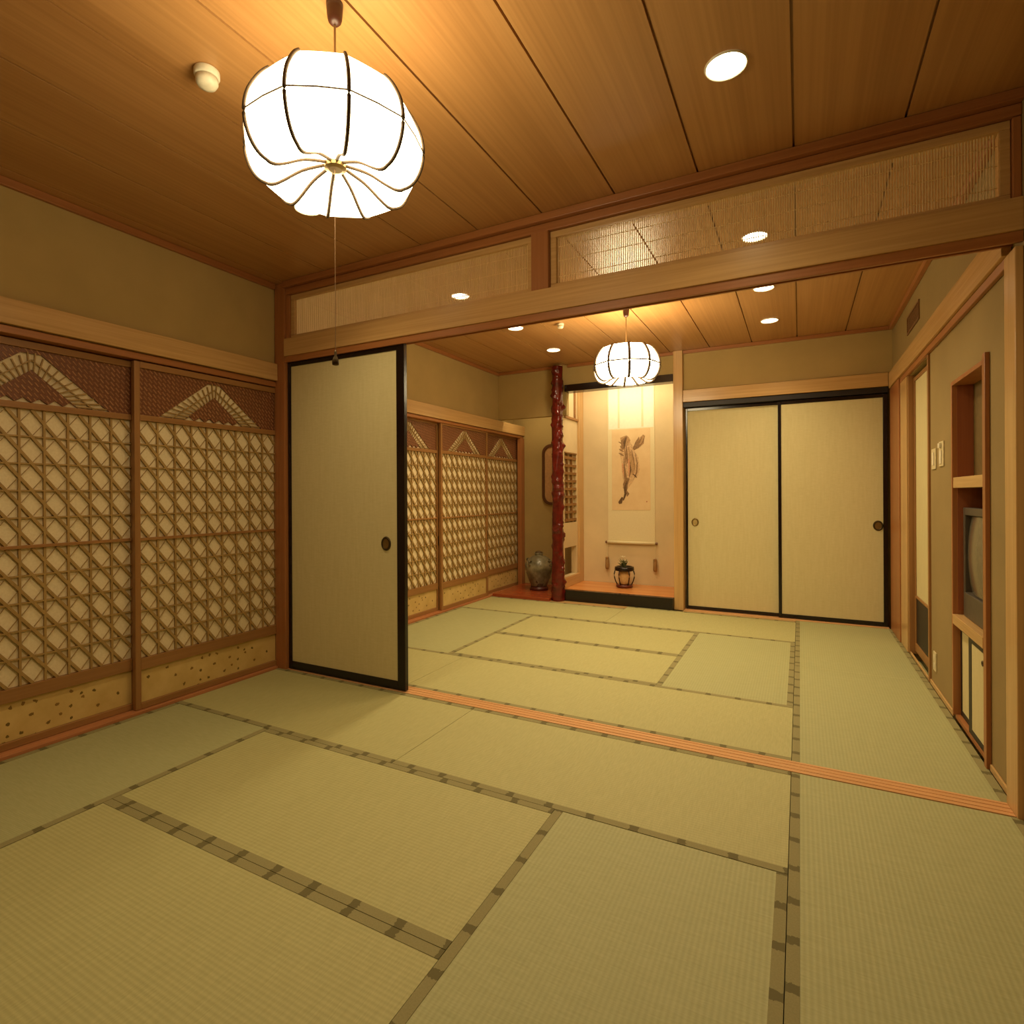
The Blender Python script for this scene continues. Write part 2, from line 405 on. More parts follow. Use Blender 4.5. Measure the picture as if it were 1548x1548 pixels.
mat(-2.42, -.835, 4.465, 5.275, 'X', 'far room middle straw mat, the farther of two side by side')
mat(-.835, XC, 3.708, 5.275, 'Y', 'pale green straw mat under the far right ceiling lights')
mat(X0, -1.684, 5.275, 6.018, 'X', 'far straw mat in front of the jar and red pillar')
mat(-1.684, XC, 5.275, 6.148, 'X', 'far straw mat in front of the scroll alcove sill')
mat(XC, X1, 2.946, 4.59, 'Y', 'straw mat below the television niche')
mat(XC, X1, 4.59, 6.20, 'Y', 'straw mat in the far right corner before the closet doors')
m = MB().box(-3.33, -2.58, 6.0185, 6.0195, -.05, .03); m.b.free()
trim(MB().box(-2.58, -1.686, 6.02, 6.147, -.05, -.001).box(XC+.001, .72, 6.201, 6.224, -.05, 0).box(-1.1, XC, 6.149, 6.224, -.05, 0), W['X'], 'floor strip along the front of the alcoves and closet', 'strip', 0)

# ------------------------------------------------------------------ lattice screens (local: x=depth, y=width, z=up)
SW, SH = 1.015, 2.012
def make_shoji(label):
    t = thing('lattice_screen', label, 'lattice screen', (0, 0, 0))
    D0, D1 = -.03, 0.0
    m = MB()
    m.box(D0, D1, 0, .032, 0, SH); m.box(D0, D1, SW-.032, SW, 0, SH)
    obj('stile', MB().box(D0, D1, 0, .032, 0, SH), WS['Z'], t, bevel=.002)
    obj('stile', MB().box(D0, D1, SW-.032, SW, 0, SH), WS['Z'], t, bevel=.002)
    m.b.free()
    for a, b, d in ((0, .034, 0), (.228, .292, 0), (.974, .990, -.003), (1.672, 1.704, 0), (1.976, SH, 0)):
        obj('rail', MB().box(D0, D1+d, .0322, SW-.0322, a, b), WS['Y'], t, bevel=.0015)
    obj('paper', MB().box(-.0255, -.0235, .033, SW-.033, .293, 1.975), PAPER, t)
    obj('lower_panel', MB().box(-.022, -.016, .033, SW-.033, .035, .227), KOSHI, t, label='cream panel flecked with brown leaf specks')
    # lattice
    y0, y1 = .0322, SW-.0322; nc = 9; cw = (y1-y0)/nc
    m = MB(); F = -.004; N = (-1, 0, 0)
    for i in range(1, nc): m.box(-.021, -.0098, y0+i*cw-.0052, y0+i*cw+.0052, .293, 1.671)
    for za, zb in ((.2925, .9735), (.9905, 1.6715)):
        nr = 5; ch = (zb-za)/nr
        for j in range(1, nr): m.box(-.021, -.0102, y0, y1, za+j*ch-.0038, za+j*ch+.0038)
        def clip(p, q):
            (a, b), (c, d) = p, q; t0, t1 = 0.0, 1.0
            for s, e, lo, hi in ((a, c, y0, y1), (b, d, za, zb)):
                dd = e-s; ta, tb = (lo-s)/dd, (hi-s)/dd
                if ta > tb: ta, tb = tb, ta
                t0, t1 = max(t0, ta), min(t1, tb)
            return None if t1-t0 < .01 else ((a+t0*(c-a), b+t0*(d-b)), (a+t1*(c-a), b+t1*(d-b)))
        for k in range(-nr-1, nc+1):                # long diagonals running down to the right
            for off in (.5,):
                a = (y0+(k+off-1)*cw, zb+ch); b = (y0+(k+off-1+nr+2)*cw, za-ch)
                c = clip(a, b)
                if c: m.bar((-.0100, *c[0]), (-.0100, *c[1]), .0142, .010, N)
        for i in range(nc):                          # short thin cross pieces
            for j in range(nr):
                for fx in (.27, .75):
                    cy, cz = y0+(i+fx)*cw, zb-(j+fx)*ch
                    p = (cy-.17*cw, cz-.17*ch); q = (cy+.17*cw, cz+.17*ch)
                    c = clip(p, q)
                    if c: m.bar((-.0165, *c[0]), (-.0165, *c[1]), .0024, .005, N)
    obj('lattice', m, LAT, t)
    # head panel with peak motif
    yc, zb, zt = SW/2, 1.7045, 1.9755
    def hp(P, d=.010): return [(-.012-d+.010, y, z) for y, z in P]
    m = MB()
    o, i_, A, Bz = .362, .205, .268, .168
    for s in (-1, 1):
        P = [(yc+s*(SW/2-.033), zb), (yc+s*(o), zb), (yc+s*.045, zb+A-.02), (yc+s*.045, zt), (yc+s*(SW/2-.033), zt)]
        m.prism(hp(P), (-.010, 0, 0))
    m.prism(hp([(yc-.045, zb+A-.018), (yc+.045, zb+A-.018), (yc+.045, zt), (yc-.045, zt)]), (-.010, 0, 0))
    P = [(yc, zb+Bz)]                                # inner peak with a saw-tooth foot
    nt = 6; P2 = []
    for k in range(nt):
        ya = yc+i_-(2*i_)*k/nt; yb = yc+i_-(2*i_)*(k+1)/nt
        P2 += [(ya, zb+.002), ((ya+yb)/2, zb+.026)]
    P2.append((yc-i_, zb+.002))
    m.prism(hp(P+P2), (-.010, 0, 0))
    obj('woven_panel', m, AJIRO, t)
    m = MB()
    for s in (-1, 1):
        a = Vector((yc+s*(o+i_)/2, zb)); b = Vector((yc, zb+(A+Bz)/2))
        m.bar((-.009, a.x, a.y), (-.009, b.x, b.y), .006, .008, N)
        for k in range(11):
            f = (k+.5)/11; p = Vector((yc+s*o*(1-f), zb+A*f)); q = Vector((yc+s*i_*(1-f), zb+Bz*f))
            m.bar((-.009, p.x, p.y), (-.009, q.x-s*.0, q.y), .006, .008, N)
    obj('peak_lattice', m, LAT, t)
    p = MB().box(.0002, .004, SW-.022, SW-.010, .69, .79)
    obj('finger_pull', p, BRASSD, t)
    return t
sp = make_shoji('near left lattice screen standing in front, next to the sliding door')
GR = 'peak-topped lattice screens on the left wall'
spots = [(-3.36, 1.845, None),
         (-3.402, .872, 'near left lattice screen set back, cut by the left edge of the photo'),
         (-3.402, 3.962, 'far lattice screen half hidden behind the sliding door edge'),
         (-3.36, 4.957, 'middle one of the three far lattice screens, standing in front'),
         (-3.402, 5.925, 'last far lattice screen, beside the jar alcove')]
for i, (x, y, lab) in enumerate(spots):
    o = sp if i == 0 else copy_tree(sp)
    o.location = (x, y, .0175); o['group'] = GR
    if lab: o['label'] = lab

# ------------------------------------------------------------------ sliding doors (paper panel in black lacquer frame)
def fusuma(label, x0, x1, y0, y1, z0, z1, fw, pull, pz, pr=.036, pm=(BRASSD, BRASS)):
    t = thing('sliding_door', label, 'sliding door', ((x0+x1)/2, (y0+y1)/2, z0), 'paper sliding doors in black frames')
    a, b, c, d = fw                                  # left, right, bottom, top widths
    obj('panel', MB().box(x0+a, x1-b, y0+.007, y1-.007, z0+c, z1-d), FUS, t)
    obj('stile', MB().box(x0, x0+a-.0002, y0, y1, z0, z1), LACQ, t, bevel=.003)
    obj('stile', MB().box(x1-b+.0002, x1, y0, y1, z0, z1), LACQ, t, bevel=.003)
    obj('rail', MB().box(x0+a, x1-b, y0+.001, y1-.001, z0, z0+c-.0002), LACQ, t, bevel=.002)
    obj('rail', MB().box(x0+a, x1-b, y0+.001, y1-.001, z1-d+.0002, z1), LACQ, t, bevel=.002)
    p = obj('finger_pull', MB().ring((pull, y0+.006, pz), pr*.82, pr, (1, 0, 0), (0, 0, 1), .008), pm[0], t, smooth=True)
    m = MB(); P = [(pull+pr*.80*math.cos(k*PI/12), y0+.0068, pz+pr*.95*math.sin(k*PI/12)) for k in range(24)]
    m.prism(P, (0, -.004, 0)); obj('pull_cup', m, pm[1], p)
    return t
fusuma('tall paper sliding door pulled part-way across the left of the opening', -3.250, -2.205, 2.841, 2.874, .005, 2.212, (.03, .062, .056, .038), -2.358, .935, .038)
fusuma('left closet sliding door with a pale round pull', -1.085, -.165, 6.29, 6.32, .006, 2.165, (.02, .02, .035, .03), -.992, .94, .036, (BRASS, plain('pale_pull', L(172, 150, 92), .5)))
fusuma('right closet sliding door with a dark ringed pull', -.192, .715, 6.255, 6.285, .006, 2.165, (.03, .035, .04, .035), .64, .94, .04, (BRASSD, BRASS))

# narrow door in the right wall
t = thing('sliding_door', 'narrow pale sliding door with a black lower panel in the right wall', 'sliding door', (.79, 4.95, .03))
obj('panel', MB().box(.785, .80, 4.64, 5.29, .46, 2.10), FUS, t)
obj('lower_panel', MB().box(.784, .80, 4.64, 5.29, .095, .44), LACQM, t, label='black lower panel')
obj('frame', MB().box(.776, .806, 4.605, 4.638, .03, 2.13).box(.776, .806, 5.292, 5.312, .03, 2.13).box(.778, .806, 4.6385, 5.2915, .03, .094).box(.778, .806, 4.6385, 5.2915, .441, .459).box(.778, .806, 4.6385, 5.2915, 2.101, 2.13), WS['Z'], t, bevel=.002)
obj('handle', MB().box(.768, .7755, 4.612, 4.63, .93, 1.06), BRASSD, t, bevel=.002)

# ------------------------------------------------------------------ transom panels
def transom(label, x0, x1):
    z0, z1 = 2.375, 2.690; ya, yb = 2.86, 2.895
    t = thing('transom_panel', label, 'transom panel', ((x0+x1)/2, 2.88, z0), 'slatted transom panels above the opening')
    f = .034
    m = MB().box(x0, x1, ya-.01, yb+.01, z0, z0+f*.8).box(x0, x1, ya-.01, yb+.01, z1-f, z1)
    m.box(x0, x0+f, ya-.01, yb+.01, z0+f*.8, z1-f).box(x1-f, x1, ya-.01, yb+.01, z0+f*.8, z1-f)
    obj('frame', m, W['X'], t, bevel=.003)
    m = MB(); x = x0+f+.004
    while x < x1-f-.004:
        m.box(x-.0019, x+.0019, ya+.010, ya+.015, z0+f*.8, z1-f); x += .0098
    for z in (z0+.07, (z0+z1)/2, z1-.08): m.box(x0+f, x1-f, ya+.0155, ya+.018, z-.0015, z+.0015)
    obj('slat_screen', m, RANMA, t)
transom('shorter slatted transom panel above the sliding door', -3.224, -1.308)
transom('longer slatted transom panel right of the short post', -1.202, .725)

# ------------------------------------------------------------------ pendant lamps
PROF = [(.03, .068), (.10, .048), (.160, .014), (.195, .000), (.230, .010), (.256, .040), (.272, .085), (.275, .13), (.266, .175), (.248, .213), (.226, .246), (.205, .268)]
PROF = [(r*.975, z) for r, z in PROF]
def interp(u):
    x = u*(len(PROF)-1); i = min(int(x), len(PROF)-2); f = x-i
    def cr(k):
        p = [PROF[max(0, min(len(PROF)-1, i+d))][k] for d in (-1, 0, 1, 2)]
        return .5*((2*p[1])+(-p[0]+p[2])*f+(2*p[0]-5*p[1]+4*p[2]-p[3])*f*f+(-p[0]+3*p[1]-3*p[2]+p[3])*f**3)
    return cr(0), cr(1)
def lamp(label, c, z0, a0, em, pullz, rw, hw):
    x, y = c
    t = thing('pendant_lamp', label, 'pendant lamp', (x, y, z0), 'paper pendant lamps with ribs')
    nr = 10; sub = 6; nu = 44
    m = MB(); rings = []
    for k in range(nu+1):
        r, z = interp(k/nu); ring = []
        for i in range(nr*sub):
            fi = (i % sub)/sub; s = 2*PI/nr
            pol = math.cos(s/2)/math.cos((fi-.5)*s)   # straight chord between ribs
            puff = 1+.012*math.sin(PI*fi)
            a = a0+s*(i/sub)
            ring.append(m.b.verts.new((x+r*pol*puff*math.cos(a), y+r*pol*puff*math.sin(a), z0+z)))
        rings.append(ring)
    for a, b in zip(rings, rings[1:]):
        for i in range(nr*sub):
            j = (i+1) % (nr*sub); m.b.faces.new((a[i], a[j], b[j], b[i]))
    obj('shade', m, em, t, smooth=True, label='glowing white paper shade')
    for i in range(nr):
        a = a0+2*PI*i/nr; pts = []
        for k in range(nu+1):
            r, z = interp(k/nu); r += .003; zz = z-(.003 if k < 14 else 0)
            pts.append((x+r*math.cos(a), y+r*math.sin(a), z0+zz))
        obj('rib', MB().tube(pts, rw, 6), RIB, t, smooth=True)
    m = MB()
    for i in range(nr):
        p = []
        for i2 in (i, i+1):
            a = a0+2*PI*i2/nr; p.append((x+.2700*math.cos(a), y+.2700*math.sin(a), z0+.122))
        a = a0+2*PI*(i+.5)/nr; q = .2712*math.cos(PI/nr)*1.014
        p.insert(1, (x+q*math.cos(a), y+q*math.sin(a), z0+.122))
        m.tube(p, hw, 5)
    obj('hoop_wire', m, RIB, t)
    obj('hub', MB().lathe([(.02, .050), (.034, .054), (.034, .066), (.02, .07)], (x, y, z0), 16), BRASS, t)
    obj('cord', MB().tube([(x, y, z0+.07), (x, y, z0+.2), (x, y, H-.067)], .0035, 6), CORD, t)
    obj('top_spider', MB().box(x-.200, x+.200, y-.003, y+.003, z0+.258, z0+.264).box(x-.003, x+.003, y-.200, y-.0031, z0+.258, z0+.264).box(x-.003, x+.003, y+.0031, y+.200, z0+.258, z0+.264), RIB, t)
    obj('ceiling_cap', MB().lathe([(.005, H-z0-.066), (.013, H-z0-.064), (.020, H-z0-.056), (.0225, H-z0-.045), (.025, H-z0-.02), (.026, H-z0-.001)], (x, y, z0), 20), BROWNP, t, smooth=True)
    if pullz:
        p = obj('pull_cord', MB().tube([(x+.001, y-.004, z0+.05), (x, y-.004, (z0+pullz)/2), (x, y-.004, pullz+.04)], .0012, 5), CORD, t)
        obj('pull_knob', MB().lathe([(.002, .045), (.004, .04), (.004, .028), (.008, .02), (.011, .008), (.010, 0), (.004, -.002)], (x, y-.004, pullz), 14), BRASSD, p, smooth=True)
    return t
lamp('large near ribbed paper pendant lamp with hanging pull cord', (-1.27, 1.30), 2.212, math.radians(-45.7+7.6), LAMP, 1.655, .0058, .0024)
lamp('small distant ribbed paper pendant lamp in the far room', (-1.265, 4.60), 2.185, math.radians(-74.6+5.4), LAMPF, None, .0115, .0065)

# ------------------------------------------------------------------ ceiling fittings
def downlight(label, x, y, en, size=2.35):
    t = thing('downlight', label, 'ceiling light', (x, y, H), 'round ceiling downlights')
    r = .066
    m = MB(); n = 36; pr = [(r, -.001), (r+.002, -.007), (r+.005, -.008), (r+.008, -.001)]
    m.lathe(pr, (x, y, H), n, cap=False); obj('trim_ring', m, WHITE, t, smooth=True)
    obj('bulb_face', MB().lathe([(.004, -.0055), (r-.01, -.005), (r-.0005, -.002)], (x, y, H), n, cap=True), DLE, t, smooth=True)
    l = bpy.data.lights.new('downlight_spot', 'SPOT'); l.energy = en; l.color = WARM; l.spot_size = size; l.spot_blend = 1; l.shadow_soft_size = .06
    lo = bpy.data.objects.new('downlight_spot', l); COL.objects.link(lo); lo.location = (x, y, H-.03)
    return t
NE, FE = 31, 48
downlight('big downlight in the near ceiling, right of the near paper lamp', -.226, 2.153, NE)
downlight('near ceiling downlight half hidden behind the large paper lamp', -2.30, 2.153, NE)
downlight('added unseen near ceiling downlight that brightens the lower left', -2.30, .45, NE)  # added out of view to lift the lower left mats and screens
lb = {(0, 0): 'downlight seen through the longer transom slats', (0, 1): 'right row downlight just under the beam of the opening', (0, 2): 'right row downlight farthest back, right of the small paper lamp',
      (1, 0): 'downlight seen through the shorter transom slats', (1, 1): 'left row downlight just under the beam, left of the small lamp', (1, 2): 'left row downlight farthest back, above the red pillar'}
for i, x in enumerate((-.23, -2.297)):
    for j, y in enumerate((3.665, 4.615, 5.515)): downlight(lb[(i, j)], x, y, FE)
def detector(label, x, y, r, h):
    t = thing('smoke_detector', label, 'smoke detector', (x, y, H))
    obj('base', MB().lathe([(r*.98, -.001), (r, -.004), (r, -h*.35), (r*.9, -h*.42)], (x, y, H), 28), WHITE, t, smooth=True)
    obj('dome', MB().lathe([(r*.86, -h*.425), (r*.88, -h*.7), (r*.7, -h*.92), (r*.3, -h)], (x, y, H), 28), WHITE, t, smooth=True)
detector('round white smoke detector on the near ceiling left of the lamp', -1.875, 1.285, .043, .062)
detector('tiny pale sensor on the far ceiling left of the small lamp', -1.89, 4.70, .032, .045)

# ------------------------------------------------------------------ alcove pillar
m = MB(); nb = []
for k in range(230): nb.append((random.uniform(0, 2*PI), random.uniform(.05, 2.7), random.uniform(.004, .017), random.uniform(.018, .045)))
def burl(r, z, a):
    d = .0025*math.sin(3*a+z*5)+.002*math.sin(5*a-z*11)
    for (b, zz, am, w) in nb:
        if abs(z-zz) < w*2.5:
            da = (a-b+PI) % (2*PI)-PI
            d += am*math.exp(-((da*.06)**2+(z-zz)**2)/(w*w)*2.2)
    return r+d
prof = []
for k in range(260):
    z = .001+2.745*k/259; prof.append((.076 if z < .25 else .066-.004*z/2.7+max(0, .010*(1-(z-.25)/.3)) if z < .55 else .066-.004*z/2.7, z))
m.lathe(prof, (-2.508, 6.13, 0), 48, burl)
P = NT('red_lacquer_burl'); P.col(P.ramp(P.noise(14), [(.3, L(70, 14, 10)), (.7, L(104, 26, 18))])); P.bump(P.noise(60), .3, .003)
o = obj('alcove_pillar', m, P.set(roughness=.16), smooth=True, origin=None)
tag(o, 'knobbly red lacquered tree-trunk pillar beside the scroll alcove', 'pillar'); o.location = (0, 0, 0)

# ------------------------------------------------------------------ hanging scroll
ys = 6.894
t = thing('hanging_scroll', 'tall hanging scroll with an ink figure on the alcove back wall', 'hanging scroll', (-1.845, ys, .60))
SILK = NT('scroll_silk'); _n = SILK.noise(140, detail=4); SILK.col(SILK.ramp(_n, [(.3, L(222, 206, 160)), (.7, L(232, 218, 176))])); SILK = SILK.set(roughness=.7)
SILKW = plain('scroll_silk_white', L(240, 232, 206), .7, 0, .02)
WASH = NT('scroll_wash'); WASH.col(WASH.ramp(WASH.noise(5), [(.3, L(222, 190, 140)), (.7, L(232, 204, 156))])); WASH = WASH.set(roughness=.8)
obj('mount', MB().box(-2.137, -1.553, ys, ys+.004, .66, 2.70), SILK, t)
obj('top_cloth', MB().box(-2.125, -1.565, ys-.0012, ys-.0002, 2.06, 2.70), SILKW, t)
obj('painting', MB().box(-2.085, -1.606, ys-.0022, ys-.0012+.001, 1.045, 2.05), WASH, t)
obj('lower_cloth', MB().box(-2.125, -1.565, ys-.0012, ys-.0002, .67, 1.03), SILK, t)
for x in (-1.995, -1.70): obj('ribbon', MB().box(x-.012, x+.012, ys-.0024, ys-.0014, 2.07, 2.70), SILK, t)
r_ = obj('roller', MB().tube([(-2.143, ys-.012, .642), (-1.547, ys-.012, .642)], .019, 14), SILK, t, smooth=True)
RWD = plain('roller_wood', L(110, 72, 36), .4)
obj('roller_end', MB().tube([(-2.168, ys-.012, .642), (-2.1435, ys-.012, .642)], .015, 12), RWD, r_)
obj('roller_end', MB().tube([(-1.5465, ys-.012, .642), (-1.522, ys-.012, .642)], .015, 12), RWD, r_)
for x in (-2.143, -1.548):
    w_ = obj('scroll_weight', MB().lathe([(.008, .155), (.02, .15), (.022, .13), (.018, .125), (.022, .12), (.024, .02), (.018, 0)], (x, ys-.03, .305), 14), plain('weight_tassel', L(150, 112, 60), .7), t, smooth=True)
    obj('weight_cord', MB().tube([(x, ys-.03, .458), (x, ys-.026, .54), (x, ys-.02, .625)], .0025, 5), SILK, w_)
INK = {k: plain('ink_%d' % k, L(*c), .85, 0, .12, 60) for k, c in enumerate([(104, 78, 48), (146, 112, 74), (182, 144, 98), (210, 174, 128), (206, 150, 108)])}
PX0, PZ1 = -2.085, 2.05
def U(u, v): return (PX0+.479*u, PZ1-1.005*v)      # u to the right, v down, both 0..1 in the painting
def stroke(pts, w):
    P = [Vector(U(*p)) for p in pts]; n = len(P); l, r = [], []
    for i, p in enumerate(P):
        d = (P[min(i+1, n-1)]-P[max(i-1, 0)]).normalized(); q = Vector((-d.y, d.x))
        ww = w[i] if isinstance(w, (list, tuple)) else w
        jl = 1+random.uniform(-.15, .15)
        l.append(p+q*ww*jl/2); r.append(p-q*ww*jl/2)
    return l+list(reversed(r))
ink = {k: MB() for k in INK}
LAY = [0]
def put(k, pts, w, lay=0):
    LAY[0] += 1; lay = LAY[0]*.4
    S_ = stroke(pts, w); y = ys-.0024-.00025*lay
    ink[k].prism([(p.x, y, p.y) for p in S_], (0, -.0002, 0))
put(3, [(.36, .12), (.40, .25), (.45, .40), (.48, .52), (.42, .64), (.34, .74)], [.06, .17, .21, .20, .13, .06], 0)   # pale robe
put(3, [(.52, .25), (.60, .36), (.64, .5), (.62, .58)], [.06, .10, .09, .05], 0)
put(4, [(.44, .36), (.48, .48), (.46, .58)], [.02, .04, .02], 1)
put(4, [(.28, .42), (.31, .52), (.34, .6)], [.01, .03, .02], 1)
put(2, [(.42, .085), (.36, .12), (.35, .2)], [.03, .12, .08], 1)                     # hair
put(1, [(.40, .09), (.31, .15), (.29, .25)], [.03, .06, .03], 2)
put(0, [(.38, .10), (.34, .16), (.33, .24)], [.01, .03, .01], 3)
for dz in (.17, .22, .26, .31): put(1, [(.20+random.uniform(-.03, .03), dz-.02), (.26, dz), (.32, dz+.015)], [.006, .022, .01], 2)
put(1, [(.38, .20), (.40, .32), (.42, .42)], [.012, .026, .01], 2)
put(1, [(.34, .24), (.37, .36), (.38, .46)], [.008, .02, .006], 2)
put(2, [(.50, .30), (.54, .42), (.52, .52), (.47, .58)], [.01, .03, .03, .01], 2)
put(1, [(.62, .30), (.67, .42), (.65, .54), (.60, .60)], [.006, .014, .018, .008], 2)
put(2, [(.55, .24), (.66, .21), (.76, .16), (.84, .08)], [.02, .07, .09, .02], 1)   # fan of leaves
put(1, [(.58, .26), (.68, .22), (.78, .19)], [.01, .04, .01], 2)
put(0, [(.62, .22), (.70, .19)], [.012, .016], 3)
put(1, [(.74, .22), (.82, .16), (.87, .09)], [.01, .02, .004], 2)
put(1, [(.42, .60), (.36, .68), (.36, .76)], [.05, .07, .04], 1)
put(0, [(.40, .64), (.35, .72), (.36, .80), (.30, .88)], [.012, .035, .03, .015], 3)
put(0, [(.28, .84), (.22, .905), (.18, .915)], [.02, .045, .02], 3)
put(1, [(.38, .76), (.43, .80), (.40, .83)], [.02, .03, .01], 2)
put(2, [(.44, .22), (.50, .34), (.56, .46), (.55, .57)], [.02, .05, .06, .02], 3)
put(1, [(.52, .26), (.57, .36), (.60, .46)], [.006, .016, .006], 3)
put(1, [(.33, .34), (.33, .46), (.36, .58), (.36, .66)], [.006, .02, .03, .02], 3)
put(1, [(.56, .25), (.66, .17), (.72, .10)], [.01, .035, .004], 3)
put(1, [(.58, .25), (.72, .17), (.80, .10)], [.01, .03, .004], 3)
put(0, [(.48, .40), (.50, .50), (.46, .60)], [.004, .014, .004], 3)
put(0, [(.55, .55), (.62, .58), (.66, .60)], [.006, .018, .006], 3)
pt = [c for c in t.children if c.name.startswith('painting')][0]
for k, b in ink.items():
    obj('ink_figure' if k < 4 else 'pink_wash', b, INK[k], pt)
obj('seal', MB().box(PX0+.43, PX0+.442, ys-.0075, ys-.0068, 1.145, 1.157), plain('seal_red', L(168, 70, 50), .8), pt)

# ------------------------------------------------------------------ vase with flowers in the alcove
vx, vy, vz = -1.857, 6.62, .131
t = thing('flower_stand', 'black-rimmed footed bowl stand with a pale body before the scroll', 'vase', (vx, vy, vz))
RB = plain('dark_red_lacquer', L(96, 38, 22), .3)
obj('base', MB().lathe([(.085, 0), (.098, .008), (.098, .028), (.080, .036)], (vx, vy, vz), 28), RB, t, smooth=True)
obj('body', MB().lathe([(.05, .037), (.062, .05), (.07, .10), (.074, .15), (.066, .19), (.06, .198)], (vx, vy, vz), 28), plain('pale_glaze', L(214, 178, 120), .3), t, smooth=True)
obj('rim', MB().lathe([(.062, .1985), (.110, .20), (.116, .21), (.112, .245), (.094, .25), (.088, .235), (.05, .232)], (vx, vy, vz), 32), LACQ, t, smooth=True)
for k in range(6):
    a = 2*PI*k/6+.25; ca, sa = math.cos(a), math.sin(a)
    obj('leg', MB().tube([(vx+r*ca, vy+r*sa, vz+z) for r, z in ((.084, .034), (.102, .07), (.116, .12), (.118, .16), (.108, .199))], .0065, 8), LACQ, t, smooth=True)
fx, fy, fz = vx, vy, vz+.233
t = thing('flower_arrangement', 'small white and green flowers in the alcove stand', 'flowers', (fx, fy, fz))
LEAF = plain('leaf_green', L(112, 116, 72), .5); PET = plain('petal_white', L(220, 206, 170), .6)
for k in range(14):
    a = k*2.4; r = .02+.035*((k*7) % 5)/5; h = .05+.07*((k*3) % 7)/7
    tip = Vector((fx+r*1.7*math.cos(a), fy+r*1.7*math.sin(a), fz+h)); b = Vector((fx+r*.2*math.cos(a), fy+r*.2*math.sin(a), fz+.002)); mid = (b+tip)/2+Vector((0, 0, .015))
    w = Vector((-math.sin(a), math.cos(a), 0))*.014
    m = MB(); m.prism([b, mid-w, tip, mid+w], (0, 0, .0018)); obj('leaf', m, LEAF, t)
for k, (dx, dy, dz) in enumerate(((0, -.02, .085), (.03, -.01, .06), (-.03, -.02, .055), (.01, .03, .07), (-.012, -.005, .125))):
    m = MB()
    m.tube([(fx+dx*.3, fy+dy*.3, fz+.002), (fx+dx, fy+dy, fz+dz-.012)], .002, 5); f = obj('flower_stem', m, LEAF, t)
    m = MB(); c = Vector((fx+dx, fy+dy, fz+dz))
    for q in range(6):
        a = q*PI/3; d = Vector((math.cos(a), math.sin(a), .35))*1.4; u = Vector((-math.sin(a), math.cos(a), 0))*.014
        m.prism([c, c+d*.013-u, c+d*.026, c+d*.013+u], (0, 0, -.0015))
    obj('blossom', m, PET, f)

# ------------------------------------------------------------------ jar in the side alcove
jx, jy, jz = -2.93, 6.52, .036
t = thing('jar', 'big grey-glazed round-shouldered jar on the red alcove board', 'jar', (jx, jy, jz))
g = NT('marbled_ash_glaze')
a = g.noise(7, (1, 1, 1), 5, .6); c1 = g.ramp(a, [(.32, L(78, 70, 48)), (.5, L(116, 108, 84)), (.68, L(152, 142, 114))])
b_ = g.noise(4.2, (1, 1, .8), 3); c2 = g.math('GREATER_THAN', b_, .60)
g.col(g.mix(g.math('MULTIPLY', c2, .85), c1, L(58, 40, 28))); g.bump(a, .3, .004); JAR = g.set(roughness=.3)
obj('body', MB().lathe([(.098, .05), (.105, .06), (.124, .11), (.152, .19), (.174, .265), (.179, .30), (.170, .345), (.138, .39), (.097, .42), (.062, .432), (.050, .437), (.050, .452), (.058, .458), (.056, .466)], (jx, jy, jz), 40), JAR, t, smooth=True)
obj('stopper', MB().lathe([(.046, .4665), (.048, .475), (.03, .488), (.012, .492)], (jx, jy, jz), 24), plain('dark_wood_stopper', L(84, 62, 28), .6), t, smooth=True)
obj('foot', MB().lathe([(.112, 0), (.118, .006), (.112, .03), (.100, .049)], (jx, jy, jz), 36), plain('dark_red_foot', L(74, 24, 16), .35), t, smooth=True)
for k in range(4):
    a = PI/2*k-.25; ca, sa = math.cos(a), math.sin(a)
    pts = [(jx+r*ca, jy+r*sa, jz+z) for r, z in ((.156, .368), (.180, .385), (.199, .372), (.196, .340), (.178, .318))]
    obj('lug', MB().tube(pts, [.013, .011, .010, .011, .013], 8), JAR, t, smooth=True)

# ------------------------------------------------------------------ built-in niche, television
t = thing('niche_cabinet', 'tall wooden wall niche with shelf and small cupboard below', 'cabinet', (.9, 3.62, .02))
obj('casing', MB().box(.742, XW+.30, 3.302, 3.332, .02, 1.858).box(.742, XW+.30, 3.915, 3.938, .02, 1.858).box(.742, XW+.30, 3.333, 3.914, 1.836, 1.858), WR['Z'], t, bevel=.002)
obj('front_trim', MB().box(.736, .7545, 3.262, 3.2998, .0, 1.88), WR['Z'], t, bevel=.002)
obj('back_panel', MB().box(XW+.301, XW+.32, 3.302, 3.938, .02, 1.858), NICHE, t)
obj('upper_back_panel', MB().box(.836, .85, 3.333, 3.914, 1.334, 1.835), plain('green_brown_panel', L(112, 92, 48), .6), t)
obj('side_panel', MB().box(.765, XW+.30, 3.910, 3.9145, .60, 1.27).box(.765, .835, 3.910, 3.9145, 1.334, 1.835), NICHE, t)
obj('shelf', MB().box(.745, XW+.30, 3.333, 3.909, 1.272, 1.330), W['Y'], t, bevel=.002)
obj('shelf', MB().box(.740, XW+.30, 3.333, 3.909, .525, .578), W['Y'], t, bevel=.002)
